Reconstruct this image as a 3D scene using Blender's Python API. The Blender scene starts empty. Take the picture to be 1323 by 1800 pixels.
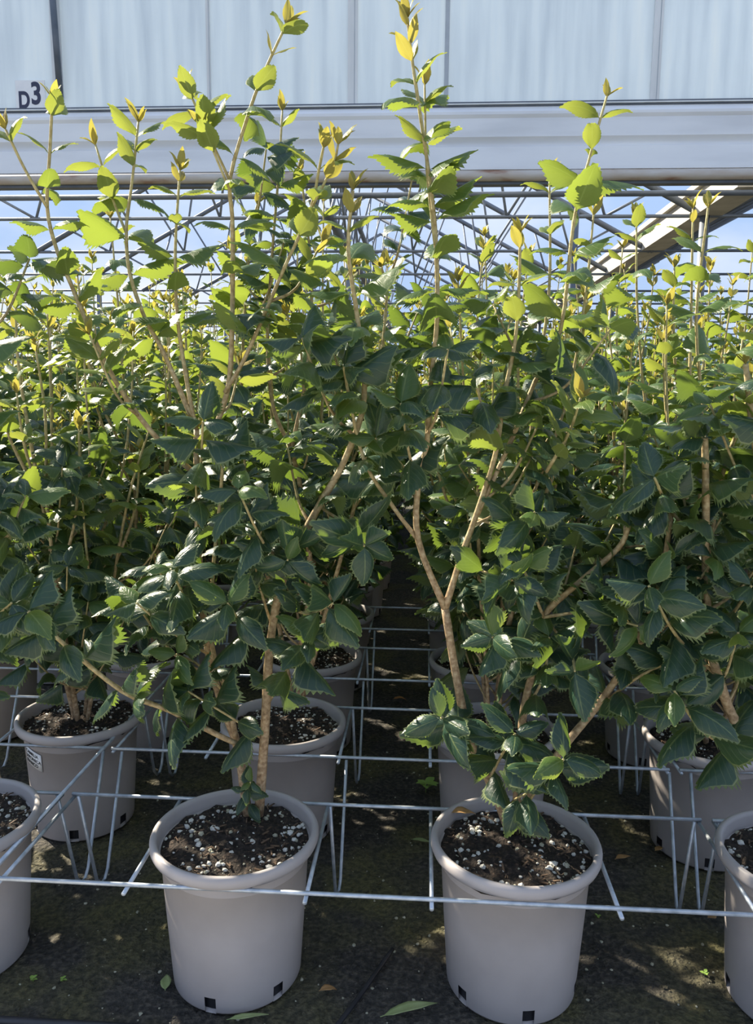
import bpy, bmesh, math, random
import numpy as np
from mathutils import Vector, Matrix, Quaternion, Euler, noise

scene = bpy.context.scene
COL = scene.collection
PI = math.pi

# ------------------------------------------------------------------ camera
FPX = 1370.0
CAM = Vector((0, 0, 1.04))
YAW, PITCH, ROLL = math.radians(3.55), math.radians(8.7), math.radians(.52)
CM = Matrix.Rotation(YAW, 3, 'Z') @ Matrix.Rotation(PI / 2 - PITCH, 3, 'X') @ Matrix.Rotation(ROLL, 3, 'Z')
cam_data = bpy.data.cameras.new('camera')
cam_data.sensor_fit = 'VERTICAL'
cam_data.sensor_height = 36
cam_data.lens = FPX / 1800 * 36
cam_data.clip_end = 500
cam = bpy.data.objects.new('camera', cam_data)
COL.objects.link(cam)
cam.matrix_world = Matrix.Translation(CAM) @ CM.to_4x4()
scene.camera = cam

# ------------------------------------------------------------------ sky, sun, exposure
SUN_DIR = Vector((-.90, .62, .80)).normalized()
world = bpy.data.worlds.new('sky')
scene.world = world
world.use_nodes = True
wn = world.node_tree.nodes
wl = world.node_tree.links
wtc = wn.new('ShaderNodeTexCoord')
wsp = wn.new('ShaderNodeSeparateXYZ')
wl.new(wtc.outputs['Generated'], wsp.inputs[0])
wgr = wn.new('ShaderNodeValToRGB')          # clear sky: paler towards the horizon, all around
ge_ = wgr.color_ramp.elements
ge_[0].position, ge_[0].color = 0, (.25, .325, .46, 1)
ge_[1].position, ge_[1].color = 1, (.20, .29, .48, 1)
e_ = ge_.new(.25)
e_.color = (.23, .325, .50, 1)
wl.new(wsp.outputs[2], wgr.inputs[0])
wmap = wn.new('ShaderNodeMapping')
wmap.inputs['Scale'].default_value = (2.2, 2.2, 5)
wns = wn.new('ShaderNodeTexNoise')
wns.inputs['Scale'].default_value = 1.3
wns.inputs['Detail'].default_value = 6
wrp = wn.new('ShaderNodeValToRGB')
wrp.color_ramp.elements[0].position = .44
wrp.color_ramp.elements[1].position = .72
wmx = wn.new('ShaderNodeMix')
wmx.data_type = 'RGBA'
wmx.inputs[7].default_value = (.46, .49, .55, 1)
wl.new(wtc.outputs['Generated'], wmap.inputs[0])
wl.new(wmap.outputs[0], wns.inputs['Vector'])
wl.new(wns.outputs[0], wrp.inputs[0])
wl.new(wrp.outputs[0], wmx.inputs[0])
wl.new(wgr.outputs[0], wmx.inputs[6])
wl.new(wmx.outputs[2], wn['Background'].inputs[0])
wn['Background'].inputs[1].default_value = 1.2
sun_l = bpy.data.lights.new('sun', 'SUN')
sun_l.energy = 8.5
sun_l.angle = math.radians(.6)
sun_l.color = (1, .90, .72)
sun = bpy.data.objects.new('sun', sun_l)
COL.objects.link(sun)
sun.location = SUN_DIR * 30
sun.rotation_euler = SUN_DIR.to_track_quat('Z', 'Y').to_euler()
scene.view_settings.view_transform = 'Standard'
scene.view_settings.look = 'None'
scene.view_settings.gamma = 1
scene.view_settings.use_curve_mapping = False
scene.view_settings.exposure = .75

# ------------------------------------------------------------------ helpers
def ray(px, py):
    return CM @ Vector(((px - 661.5) / FPX, -(py - 900) / FPX, -1))
def at(px, py, Y):                       # the point of that line of sight at distance Y
    d = ray(px, py)
    return CAM + d * (Y / d.y)
def atz(px, py, z):
    d = ray(px, py)
    return CAM + d * ((z - CAM.z) / d.z)

def tag(o, label=None, cat=None, group=None, kind=None):
    if label: o['label'] = label
    if cat: o['category'] = cat
    if group: o['group'] = group
    if kind: o['kind'] = kind
    return o
def empty(name, loc=(0, 0, 0), rz=0):
    o = bpy.data.objects.new(name, None)
    o.empty_display_size = .05
    o.location = loc
    o.rotation_euler = (0, 0, rz)
    COL.objects.link(o)
    return o
def link(name, me, parent=None, mat=None):
    o = bpy.data.objects.new(name, me)
    COL.objects.link(o)
    if parent: o.parent = parent
    if mat and not me.materials: me.materials.append(mat)
    return o
def mesh(name, v, f, mat=None, smooth=False, uv=None):
    me = bpy.data.meshes.new(name)
    me.from_pydata([tuple(p) for p in v], [], f)
    if smooth: me.polygons.foreach_set('use_smooth', [True] * len(me.polygons))
    if uv is not None:
        lay = me.uv_layers.new(name='UVMap')
        idx = np.empty(len(me.loops), dtype=np.int32)
        me.loops.foreach_get('vertex_index', idx)
        lay.data.foreach_set('uv', np.asarray(uv, dtype=np.float32)[idx].ravel())
    if mat: me.materials.append(mat)
    me.update()
    return me
def box(x0, x1, y0, y1, z0, z1):
    v = [(x, y, z) for z in (z0, z1) for y in (y0, y1) for x in (x0, x1)]
    f = [(0, 2, 3, 1), (4, 5, 7, 6), (0, 1, 5, 4), (2, 6, 7, 3), (0, 4, 6, 2), (1, 3, 7, 5)]
    return v, f
def join(parts):
    V, F = [], []
    for v, f in parts:
        o = len(V)
        V += list(v)
        F += [tuple(i + o for i in q) for q in f]
    return V, F
def smooth_path(P, sub=4):
    P = [Vector(p) for p in P]
    if len(P) < 3:
        n = sub * 2
        return [P[0].lerp(P[-1], i / n) for i in range(n + 1)]
    Q = [P[0] * 2 - P[1]] + P + [P[-1] * 2 - P[-2]]
    out = []
    for i in range(1, len(Q) - 2):
        a, b, c, d = Q[i - 1:i + 3]
        for s in range(sub):
            t = s / sub
            out.append(.5 * ((2 * b) + (c - a) * t + (2 * a - 5 * b + 4 * c - d) * t * t + (3 * b - a - 3 * c + d) * t ** 3))
    out.append(P[-1])
    return out
def tube(P, r0, r1, sides=7, w0=0., w1=0., knob=0, seed=0):
    """tapered tube; returns verts, faces, uv (v carries how woody it is)"""
    P = [Vector(p) for p in P]
    n = len(P)
    rg = random.Random(seed)
    V, F, U = [], [], []
    ref = Vector((.31, .87, .12))
    for i, p in enumerate(P):
        d = (P[min(i + 1, n - 1)] - P[max(i - 1, 0)])
        if d.length < 1e-9: d = Vector((0, 0, 1))
        d.normalize()
        a = d.cross(ref)
        if a.length < 1e-3: a = d.cross(Vector((1, 0, 0)))
        a.normalize()
        b = d.cross(a)
        t = i / (n - 1)
        r = r0 + (r1 - r0) * t
        if knob: r *= 1 + knob * rg.uniform(-1, 1)
        for k in range(sides):
            an = 2 * PI * k / sides
            V.append(p + a * (r * math.cos(an)) + b * (r * math.sin(an)))
            U.append((k / sides, w0 + (w1 - w0) * t))
    for i in range(n - 1):
        for k in range(sides):
            k2 = (k + 1) % sides
            F.append((i * sides + k, i * sides + k2, (i + 1) * sides + k2, (i + 1) * sides + k))
    F.append(tuple(range(sides - 1, -1, -1)))
    F.append(tuple((n - 1) * sides + k for k in range(sides)))
    return V, F, U

# ------------------------------------------------------------------ materials
def newmat(name):
    m = bpy.data.materials.new(name)
    m.use_nodes = True
    nt = m.node_tree
    return m, nt, nt.nodes, nt.links, nt.nodes['Principled BSDF']
def ramp(ns, stops):
    r = ns.new('ShaderNodeValToRGB')
    els = r.color_ramp.elements
    els[0].position, els[0].color = stops[0][0], (*stops[0][1], 1)
    els[1].position, els[1].color = stops[-1][0], (*stops[-1][1], 1)
    for p, c in stops[1:-1]:
        e = els.new(p)
        e.color = (*c, 1)
    return r
def mathn(nt, op, a, b=None, clamp=False):
    n = nt.nodes.new('ShaderNodeMath')
    n.operation = op
    n.use_clamp = clamp
    for i, s in enumerate((a, b)):
        if s is None: continue
        if isinstance(s, (int, float)): n.inputs[i].default_value = s
        else: nt.links.new(s, n.inputs[i])
    return n.outputs[0]
def mixc(nt, fac, a, b):
    n = nt.nodes.new('ShaderNodeMix')
    n.data_type = 'RGBA'
    for i, s in ((0, fac), (6, a), (7, b)):
        if isinstance(s, (int, float)): n.inputs[i].default_value = s
        elif isinstance(s, tuple): n.inputs[i].default_value = (*s, 1)
        else: nt.links.new(s, n.inputs[i])
    return n.outputs[2]
def simple(name, stops, scale=20, rough=.6, bump=.0, metal=0, detail=6, stretch=(1, 1, 1), spec=.5):
    m, nt, ns, ls, bs = newmat(name)
    tc = ns.new('ShaderNodeTexCoord')
    mp = ns.new('ShaderNodeMapping')
    mp.inputs['Scale'].default_value = stretch
    nz = ns.new('ShaderNodeTexNoise')
    nz.inputs['Scale'].default_value = scale
    nz.inputs['Detail'].default_value = detail
    ls.new(tc.outputs['Object'], mp.inputs[0])
    ls.new(mp.outputs[0], nz.inputs['Vector'])
    r = ramp(ns, stops)
    ls.new(nz.outputs[0], r.inputs[0])
    ls.new(r.outputs[0], bs.inputs['Base Color'])
    bs.inputs['Roughness'].default_value = rough
    bs.inputs['Metallic'].default_value = metal
    bs.inputs['Specular IOR Level'].default_value = spec
    if bump:
        b = ns.new('ShaderNodeBump')
        b.inputs['Strength'].default_value = bump
        b.inputs['Distance'].default_value = .01
        ls.new(nz.outputs[0], b.inputs['Height'])
        ls.new(b.outputs[0], bs.inputs['Normal'])
    return m

def leaf_mat(name, dark, light, under, glow, rough=.36, trans=.36, vein=(.30, .36, .14), veinf=.45, edge=(.42, .46, .2)):
    m, nt, ns, ls, bs = newmat(name)
    uv = ns.new('ShaderNodeUVMap')
    sp = ns.new('ShaderNodeSeparateXYZ')
    ls.new(uv.outputs[0], sp.inputs[0])
    ax = mathn(nt, 'ABSOLUTE', mathn(nt, 'SUBTRACT', sp.outputs[0], .5))
    mid = mathn(nt, 'SUBTRACT', 1, mathn(nt, 'MULTIPLY', ax, 22), True)
    side = mathn(nt, 'SINE', mathn(nt, 'MULTIPLY', mathn(nt, 'SUBTRACT', sp.outputs[1], mathn(nt, 'MULTIPLY', ax, .62)), 44))
    side = mathn(nt, 'MULTIPLY', mathn(nt, 'SUBTRACT', side, .86, True), 4.5, True)
    edg = mathn(nt, 'MULTIPLY', mathn(nt, 'SUBTRACT', ax, .47, True), 30, True)
    oi = ns.new('ShaderNodeObjectInfo')
    ge = ns.new('ShaderNodeNewGeometry')
    rnd = mathn(nt, 'FRACT', mathn(nt, 'ADD', oi.outputs['Random'], ge.outputs['Random Per Island']))
    base = mixc(nt, rnd, dark, light)
    base = mixc(nt, mathn(nt, 'MULTIPLY', side, .22), base, vein)
    base = mixc(nt, mathn(nt, 'MULTIPLY', mid, veinf), base, vein)
    base = mixc(nt, mathn(nt, 'MULTIPLY', edg, .7), base, edge)
    under_c = mixc(nt, mathn(nt, 'MULTIPLY', mid, .6), under, vein)
    col = mixc(nt, ge.outputs['Backfacing'], base, under_c)
    ls.new(col, bs.inputs['Base Color'])
    rr = mathn(nt, 'ADD', rough, mathn(nt, 'MULTIPLY', ge.outputs['Backfacing'], .25))
    ls.new(rr, bs.inputs['Roughness'])
    bs.inputs['Specular IOR Level'].default_value = .5
    bp = ns.new('ShaderNodeBump')
    bp.inputs['Strength'].default_value = .35
    bp.inputs['Distance'].default_value = .002
    nz = ns.new('ShaderNodeTexNoise')
    nz.inputs['Scale'].default_value = 9
    ls.new(uv.outputs[0], nz.inputs['Vector'])
    ls.new(mathn(nt, 'ADD', mathn(nt, 'MULTIPLY', mathn(nt, 'ADD', mid, side), -.5), nz.outputs[0]), bp.inputs['Height'])
    ls.new(bp.outputs[0], bs.inputs['Normal'])
    tr = ns.new('ShaderNodeBsdfTranslucent')
    tcol = mixc(nt, mathn(nt, 'MULTIPLY', rnd, .5), glow, tuple(c * .62 for c in glow))
    ls.new(tcol, tr.inputs[0])
    mx = ns.new('ShaderNodeMixShader')
    mx.inputs[0].default_value = trans
    ls.new(bs.outputs[0], mx.inputs[1])
    ls.new(tr.outputs[0], mx.inputs[2])
    ls.new(mx.outputs[0], ns['Material Output'].inputs[0])
    return m
LEAF_MATS = {
    'mature': leaf_mat('leaf_mature', (.015, .042, .034), (.030, .070, .044), (.11, .15, .06), (.22, .33, .04), rough=.33, trans=.30),
    'mid': leaf_mat('leaf_mid', (.042, .095, .034), (.080, .145, .040), (.15, .19, .06), (.31, .40, .05), rough=.36, trans=.40),
    'young': leaf_mat('leaf_young', (.085, .15, .035), (.14, .195, .042), (.16, .20, .055), (.36, .41, .06), rough=.38, trans=.42),
    'tip': leaf_mat('leaf_tip', (.22, .24, .045), (.29, .21, .055), (.27, .23, .07), (.52, .46, .08), rough=.4, trans=.42),
}
def bark_mat():
    m, nt, ns, ls, bs = newmat('bark')
    uv = ns.new('ShaderNodeUVMap')
    sp = ns.new('ShaderNodeSeparateXYZ')
    ls.new(uv.outputs[0], sp.inputs[0])
    tc = ns.new('ShaderNodeTexCoord')
    nz = ns.new('ShaderNodeTexNoise')
    nz.inputs['Scale'].default_value = 130
    nz.inputs['Detail'].default_value = 5
    ls.new(tc.outputs['Object'], nz.inputs['Vector'])
    wood = ramp(ns, [(.3, (.17, .10, .055)), (.52, (.36, .24, .14)), (.72, (.52, .40, .26))])
    ls.new(nz.outputs[0], wood.inputs[0])
    soft = ramp(ns, [(.3, (.34, .27, .10)), (.7, (.46, .42, .18))])
    ls.new(nz.outputs[0], soft.inputs[0])
    ls.new(mixc(nt, sp.outputs[1], wood.outputs[0], soft.outputs[0]), bs.inputs['Base Color'])
    bs.inputs['Roughness'].default_value = .65
    b = ns.new('ShaderNodeBump')
    b.inputs['Strength'].default_value = .5
    b.inputs['Distance'].default_value = .003
    ls.new(nz.outputs[0], b.inputs['Height'])
    ls.new(b.outputs[0], bs.inputs['Normal'])
    return m
BARK = bark_mat()
POT = simple('pot_plastic', [(.3, (.345, .315, .305)), (.55, (.40, .365, .355)), (.8, (.45, .415, .405))], 7, .5, .03)
SOIL = simple('potting_soil', [(.3, (.007, .005, .004)), (.52, (.026, .018, .013)), (.62, (.05, .034, .024)), (.75, (.15, .10, .07))], 130, .95, 1.)
PEB = simple('pumice', [(.3, (.42, .40, .35)), (.6, (.68, .66, .60)), (.8, (.80, .79, .74))], 60, .8, .3)
PEB2 = simple('pumice_mossy', [(.3, (.26, .25, .17)), (.6, (.44, .42, .32)), (.8, (.55, .53, .42))], 60, .8, .3)
GALV = simple('galvanised_wire', [(.3, (.36, .41, .47)), (.6, (.56, .61, .67)), (.8, (.70, .74, .78))], 45, .42, .15, metal=.55)
STEEL = simple('truss_steel', [(.3, (.11, .13, .165)), (.7, (.18, .21, .255))], 3, .5, 0, metal=.1)
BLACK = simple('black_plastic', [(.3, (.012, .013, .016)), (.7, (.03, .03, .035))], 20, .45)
INK = simple('navy_ink', [(.3, (.025, .03, .07)), (.7, (.04, .045, .09))], 10, .5)
PAPER = simple('white_sheet', [(.3, (.80, .81, .82)), (.7, (.90, .90, .90))], 8, .5)
DRY = simple('dry_leaf', [(.3, (.25, .13, .05)), (.6, (.48, .28, .11)), (.8, (.6, .42, .2))], 40, .6)
RED = simple('russet_leaf', [(.3, (.40, .14, .03)), (.7, (.62, .30, .07))], 30, .5)
FADE = simple('faded_leaf', [(.3, (.20, .26, .09)), (.7, (.36, .40, .19))], 25, .5)

# ------------------------------------------------------------------ ground
def ground_mat():
    m, nt, ns, ls, bs = newmat('damp_mossy_earth')
    tc = ns.new('ShaderNodeTexCoord')
    n1 = ns.new('ShaderNodeTexNoise')
    n1.inputs['Scale'].default_value = 4.5
    n1.inputs['Detail'].default_value = 8
    n2 = ns.new('ShaderNodeTexNoise')
    n2.inputs['Scale'].default_value = 110
    n2.inputs['Detail'].default_value = 6
    for n in (n1, n2): ls.new(tc.outputs['Object'], n.inputs['Vector'])
    earth = ramp(ns, [(.3, (.018, .017, .015)), (.5, (.042, .038, .032)), (.72, (.11, .095, .075))])
    ls.new(n2.outputs[0], earth.inputs[0])
    moss = ramp(ns, [(.3, (.038, .038, .018)), (.7, (.14, .125, .05))])
    ls.new(n2.outputs[0], moss.inputs[0])
    mk = ramp(ns, [(.44, (0, 0, 0)), (.62, (1, 1, 1))])
    ls.new(n1.outputs[0], mk.inputs[0])
    ls.new(mixc(nt, mk.outputs[0], earth.outputs[0], moss.outputs[0]), bs.inputs['Base Color'])
    bs.inputs['Roughness'].default_value = .9
    b = ns.new('ShaderNodeBump')
    b.inputs['Strength'].default_value = .9
    b.inputs['Distance'].default_value = .012
    ls.new(n2.outputs[0], b.inputs['Height'])
    ls.new(b.outputs[0], bs.inputs['Normal'])
    return m
GROUND = ground_mat()
def ground_h(x, y):
    h = noise.noise(Vector((x * 9, y * 9, 0))) * .5 + noise.noise(Vector((x * 30, y * 30, 3))) * .3 + noise.noise(Vector((x * 75, y * 75, 7))) * .2
    return -.005 + .007 * max(-1, min(1, h * 1.6))
xs = [-60, -12, -5] + [-2.6 + i * .022 for i in range(int(4.6 / .022) + 1)] + [5, 12, 60]
ys = [-30, -4, -.5] + [.7 + i * .022 for i in range(int(2.4 / .022) + 1)] + [5, 12, 30, 90]
gv = [(x, y, ground_h(x, y) if (-2.6 < x < 2.0 and .72 < y < 3.05) else -.004) for y in ys for x in xs]
nx = len(xs)
gf = [(j * nx + i, j * nx + i + 1, (j + 1) * nx + i + 1, (j + 1) * nx + i) for j in range(len(ys) - 1) for i in range(nx - 1)]
ground = link('ground', mesh('ground', gv, gf, GROUND, True))
tag(ground, 'dark damp mossy earth floor of the plant nursery', kind='structure')

BOUNCE_AISLE = simple('bounce_concrete', [(.3, (.40, .38, .34)), (.7, (.56, .54, .49))], 5, .85, .2)
path = link('path', mesh('path', *box(-14, 14, -7, 1.075, -.05, .004), BOUNCE_AISLE))  # aisle out of view, added pale to throw sunlight onto the pot fronts
tag(path, 'unseen pale concrete aisle added before the front pots to bounce sunlight', kind='structure')
def rock(r, rng, flat=.7):
    bm = bmesh.new()
    bmesh.ops.create_icosphere(bm, subdivisions=1, radius=r)
    for v in bm.verts:
        v.co *= rng.uniform(.72, 1.12)
        v.co.z *= flat
    v = [tuple(q.co) for q in bm.verts]
    f = [tuple(q.index for q in p.verts) for p in bm.faces]
    bm.free()
    return v, f
rng = random.Random(5)
crumb_shapes = [rock(1, rng) for _ in range(6)]
def scatter(pts, shapes):
    V, F = [], []
    for (x, y, z, r, a) in pts:
        v, f = shapes[rng.randrange(len(shapes))]
        o = len(V)
        c, s = math.cos(a) * r, math.sin(a) * r
        V += [(x + p[0] * c - p[1] * s, y + p[0] * s + p[1] * c, z + p[2] * r) for p in v]
        F += [tuple(i + o for i in q) for q in f]
    return V, F
cr = []
for _ in range(6000):
    x, y = rng.uniform(-1.0, .95), rng.uniform(.95, 2.2)
    cr.append((x, y, ground_h(x, y), rng.choice((.0012, .002, .002, .003, .003, .0045, .006)), rng.uniform(0, 6)))
tag(link('soil_crumbs', mesh('soil_crumbs', *scatter(cr, crumb_shapes), GROUND)), 'loose dark soil crumbs strewn over the ground', 'soil', kind='stuff')
sp_ = []
for _ in range(700):
    x, y = rng.uniform(-1.0, .95), rng.uniform(1.1, 2.2)
    sp_.append((x, y, ground_h(x, y) + .0006, rng.choice((.0009, .0012, .0018, .0026, .004)), rng.uniform(0, 6)))
tag(link('grit', mesh('grit', *scatter(sp_, crumb_shapes), PEB2)), 'pale specks of grit scattered over the dark earth', 'grit', kind='stuff')

# ------------------------------------------------------------------ greenhouse wall, gutter, trusses
WY = 8.5
def panel_mat():
    m, nt, ns, ls, bs = newmat('polycarbonate')
    tc = ns.new('ShaderNodeTexCoord')
    mp = ns.new('ShaderNodeMapping')
    mp.inputs['Scale'].default_value = (5, 1, .35)
    nz = ns.new('ShaderNodeTexNoise')
    nz.inputs['Scale'].default_value = 1.4
    nz.inputs['Detail'].default_value = 7
    ls.new(tc.outputs['Object'], mp.inputs[0])
    ls.new(mp.outputs[0], nz.inputs['Vector'])
    r = ramp(ns, [(.3, (.60, .67, .74)), (.55, (.70, .77, .83)), (.75, (.76, .81, .84))])
    ls.new(nz.outputs[0], r.inputs[0])
    ls.new(r.outputs[0], bs.inputs['Base Color'])
    bs.inputs['Roughness'].default_value = .28
    tr = ns.new('ShaderNodeBsdfTranslucent')
    ls.new(r.outputs[0], tr.inputs[0])
    mx = ns.new('ShaderNodeMixShader')
    mx.inputs[0].default_value = .42
    ls.new(bs.outputs[0], mx.inputs[1])
    ls.new(tr.outputs[0], mx.inputs[2])
    ls.new(mx.outputs[0], ns['Material Output'].inputs[0])
    return m
PANEL = panel_mat()
ALU = simple('aluminium_strip', [(.3, (.66, .68, .68)), (.7, (.80, .82, .82))], 6, .5, 0, metal=0, stretch=(1, 1, .2))
GROOVE = simple('grey_joint', [(.3, (.38, .42, .46)), (.7, (.46, .50, .54))], 6, .5)
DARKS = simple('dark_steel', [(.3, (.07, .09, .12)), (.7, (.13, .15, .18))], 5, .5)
FASC = simple('painted_fascia', [(.3, (.68, .70, .73)), (.5, (.80, .82, .85)), (.72, (.86, .88, .90))], 1.2, .42, 0, stretch=(.6, 1, 3))
RUST = simple('weathered_gutter', [(.32, (.30, .16, .10)), (.46, (.52, .45, .38)), (.7, (.62, .60, .57))], 2.2, .6, .05, stretch=(1, 1, 4))
ZT = at(660, 190, WY).z                     # 3.93
ZB = at(660, 322, WY).z                     # 3.2
def zz(py): return at(660, py, WY).z
wall = empty('wall_back', (0, WY, 0))
tag(wall, 'pale blue translucent sheeting wall high above the gutter', kind='structure')
edges = [-9.5] + [at(px, 100, WY).x for px in (101, 367, 620, 785, 1153)] + [6.0]
for a, b in zip(edges[:-1], edges[1:]):
    v, f = box(a + .004, b - .004, -.006, .006, ZT + .02, 5.7)
    # shallow vertical ribs of the twin-wall sheet
    link('panel', mesh('panel', v, f, PANEL), wall)
for k, e in enumerate(edges[1:-1]):
    w, m = ((.055, ALU), (.02, ALU), (.05, ALU), (.022, GROOVE), (.045, ALU))[k]
    link('joint_strip', mesh('joint_strip', *box(e - w, e + w, -.022, -.006, ZT + .02, 5.7), m), wall)
    if m is ALU:
        link('strip_groove', mesh('strip_groove', *box(e + w * .3, e + w * .3 + .008, -.0235, -.0222, ZT + .02, 5.7), GROOVE), wall)
a, b = at(88, -60, WY - .12), at(106, 172, WY - .06)
v, f, u = tube([a, b], .032, .032, 10)
o = link('brace_pipe', mesh('brace_pipe', [p - Vector((0, WY, 0)) for p in v], f, DARKS, True), wall)

gut = empty('roof_gutter', (0, WY, 0))
tag(gut, 'long white ribbed gutter beam with rusty bottom edge', kind='structure')
GX0, GX1 = -9.5, 6.0
def extrude(prof, mat, name, smooth=False):
    n = len(prof)
    v = [(x, y, z) for x in (GX0, GX1) for (y, z) in prof]
    f = [(i, (i + 1) % n, n + (i + 1) % n, n + i) for i in range(n)] + [tuple(range(n - 1, -1, -1)), tuple(range(n, 2 * n))]
    me = mesh(name, v, f, mat, smooth)
    return link(name, me, gut)
extrude([(-.05, ZT + .03), (.02, ZT + .03), (.02, ZT - .015), (-.05, ZT - .015)], DARKS, 'sill_seal')
extrude([(-.065, ZT + .012), (-.05, ZT + .012), (-.05, ZT), (-.065, ZT)], ALU, 'sill_bead')
extrude([(-.04, ZT - .016), (.03, ZT - .016), (.03, zz(246)), (-.06, zz(246)), (-.06, zz(214)), (-.075, zz(208)), (-.075, zz(203))], FASC, 'upper_fascia')
extrude([(-.06, zz(246)), (.03, zz(246)), (.03, zz(263)), (.0, zz(263))], FASC, 'fascia_step')
extrude([(-.06, zz(263)), (.03, zz(263)), (.03, zz(303)), (-.07, zz(303)), (-.07, zz(298))], FASC, 'lower_fascia')
rr = (zz(303) - zz(322)) / 2
prof = [(-.05 + rr * 1.0 * math.cos(t), (zz(304) + zz(322)) / 2 + rr * math.sin(t)) for t in [2 * PI * i / 16 for i in range(16)]]
extrude(prof, RUST, 'gutter_lip', True)
extrude([(-.03, zz(320)), (.08, zz(320)), (.08, zz(327)), (-.03, zz(327))], DARKS, 'gutter_shade_angle')  # dark strip standing in for the shadow under the gutter lip

# sign
c = at(54, 171, WY - .03)
sg = empty('row_marker_sign', (c.x, WY - .03, c.z))
sw, sh = .158, .165
link('sign_plate', mesh('sign_plate', *box(-sw, sw, -.004, .004, -sh, sh), PAPER), sg)
tag(sg, 'white square row marker reading D3 high on the wall', 'sign')
def text_mesh(body, size, name, mat, offset=0., align='CENTER'):
    cu = bpy.data.curves.new(name, 'FONT')
    cu.body = body
    cu.size = size
    cu.extrude = .0006
    cu.offset = offset
    cu.align_x = align
    cu.align_y = 'CENTER'
    ob = bpy.data.objects.new(name, cu)
    COL.objects.link(ob)
    dg = bpy.context.evaluated_depsgraph_get()
    me = bpy.data.meshes.new_from_object(ob.evaluated_get(dg))
    bpy.data.objects.remove(ob)
    me.name = name
    me.materials.clear()
    me.materials.append(mat)
    return me
for ch, x, z, s, sx in (('D', -.070, -.035, .225, .74), ('3', .062, .025, .30, .80)):
    o = link('letter', text_mesh(ch, s, 'letter', INK, .0085), sg)
    o.location = (x, -.0052, z)
    o.rotation_euler = (PI / 2, 0, 0)
    o.scale = (sx, 1, 1)

# steel trusses of the uncovered bays beyond
EX0, EX1, TZ = -6.2, 3.32, ZB + .0
RX = (EX0 + EX1) / 2
SL = .53
RZ = TZ + (RX - EX0) * SL
def bar(a, b, r, s=6):
    v, f, u = tube([a, b], r, r, s)
    return v, f
tie_me = mesh('tie_beam', *bar((EX0 - 9, 0, TZ), (EX1 + 8, 0, TZ), .022), STEEL, True)
rafL = mesh('rafter', *bar((EX0, 0, TZ), (RX, 0, RZ), .042), STEEL, True)
rafR = mesh('rafter', *bar((EX1, 0, TZ), (RX, 0, RZ), .042), STEEL, True)
rafLL = mesh('rafter', *bar((EX0, 0, TZ), (EX0 - 4.5, 0, TZ + 4.5 * SL), .042), STEEL, True)
rafRR = mesh('rafter', *bar((EX1, 0, TZ), (EX1 + 4.7, 0, TZ + 4.7 * SL), .042), STEEL, True)
post_me = mesh('post', *bar((0, 0, 0), (0, 0, TZ), .055, 8), STEEL, True)
webs = []
def top_at(x): return TZ + (min(x - EX0, EX1 - x)) * SL
nd = 8
for i in range(nd):
    x0, x1 = EX0 + (EX1 - EX0) * i / nd, EX0 + (EX1 - EX0) * (i + 1) / nd
    xm = (x0 + x1) / 2
    if i < nd / 2: pairs = [((x1, TZ), (xm, top_at(xm))), ((x1, TZ), (x1 + .25, top_at(x1 + .25) if i < nd / 2 - 1 else RZ - .2))]
    else: pairs = [((x0, TZ), (xm, top_at(xm))), ((x0, TZ), (x0 - .25, top_at(x0 - .25) if i > nd / 2 else RZ - .2))]
    for (p, q) in pairs:
        webs.append(mesh('web_bar', *bar((p[0], 0, p[1]), (q[0], 0, q[1]), .017), STEEL, True))
FY = [10.1 + 2.34 * k for k in range(9)]
for k, y in enumerate(FY):
    t = empty('roof_truss', (0, y, 0))
    tag(t, 'bare steel lattice roof truss of the open greenhouse bays', group='bare roof trusses beyond the gutter', kind='structure')
    link('tie_beam', tie_me, t)
    for m in (rafL, rafR, rafRR): link('rafter', m, t)
    for m in webs: link('web_bar', m, t)
    if k % 2 == 0:
        for x in (EX0, EX1):
            p = link('post', post_me, t)
            p.location = (x, 0, 0)
t = empty('roof_girder', (0, 0, 0))
tag(t, 'long lattice girder running away under the ridge of open trusses', kind='structure')
gx = -1.25
link('girder_chord', mesh('girder_chord', *bar((gx, 9.9, TZ + .02), (gx, 29, TZ + .02), .06), STEEL, True), t)
link('girder_chord', mesh('girder_chord', *bar((gx, 9.9, TZ + .75), (gx, 29, TZ + .75), .05), STEEL, True), t)
gm = [mesh('girder_bar', *bar((gx, 0, TZ), (gx, 1.17 * s, TZ + .75), .022), STEEL, True) for s in (1, -1)]
for k in range(8):
    for s in (0, 1):
        o = link('girder_bar', gm[s], t)
        o.location = (0, FY[k] + (0 if s == 0 else 2.34), 0)
for k in range(5):
    o = link('girder_post', post_me, t)
    o.location = (gx, FY[1] + k * 4.68, 0)
# front tube and the post below the wall
t = empty('support_post', (at(1010, 400, WY + .15).x, WY + .15, 0))
tag(t, 'upright galvanised post under the gutter with cross tube', kind='structure')
link('post', mesh('post', *bar((0, 0, 0), (0, 0, ZB + .6), .04, 10), STEEL, True), t)
link('cross_tube', mesh('cross_tube', *bar((-9.5, .12, zz(333)), (5.5, .12, zz(331)), .03, 8), STEEL, True), t)
for px0, py0, px1, py1 in ((905, 335, 1140, 470), (640, 335, 1160, 335)):
    pass
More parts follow.
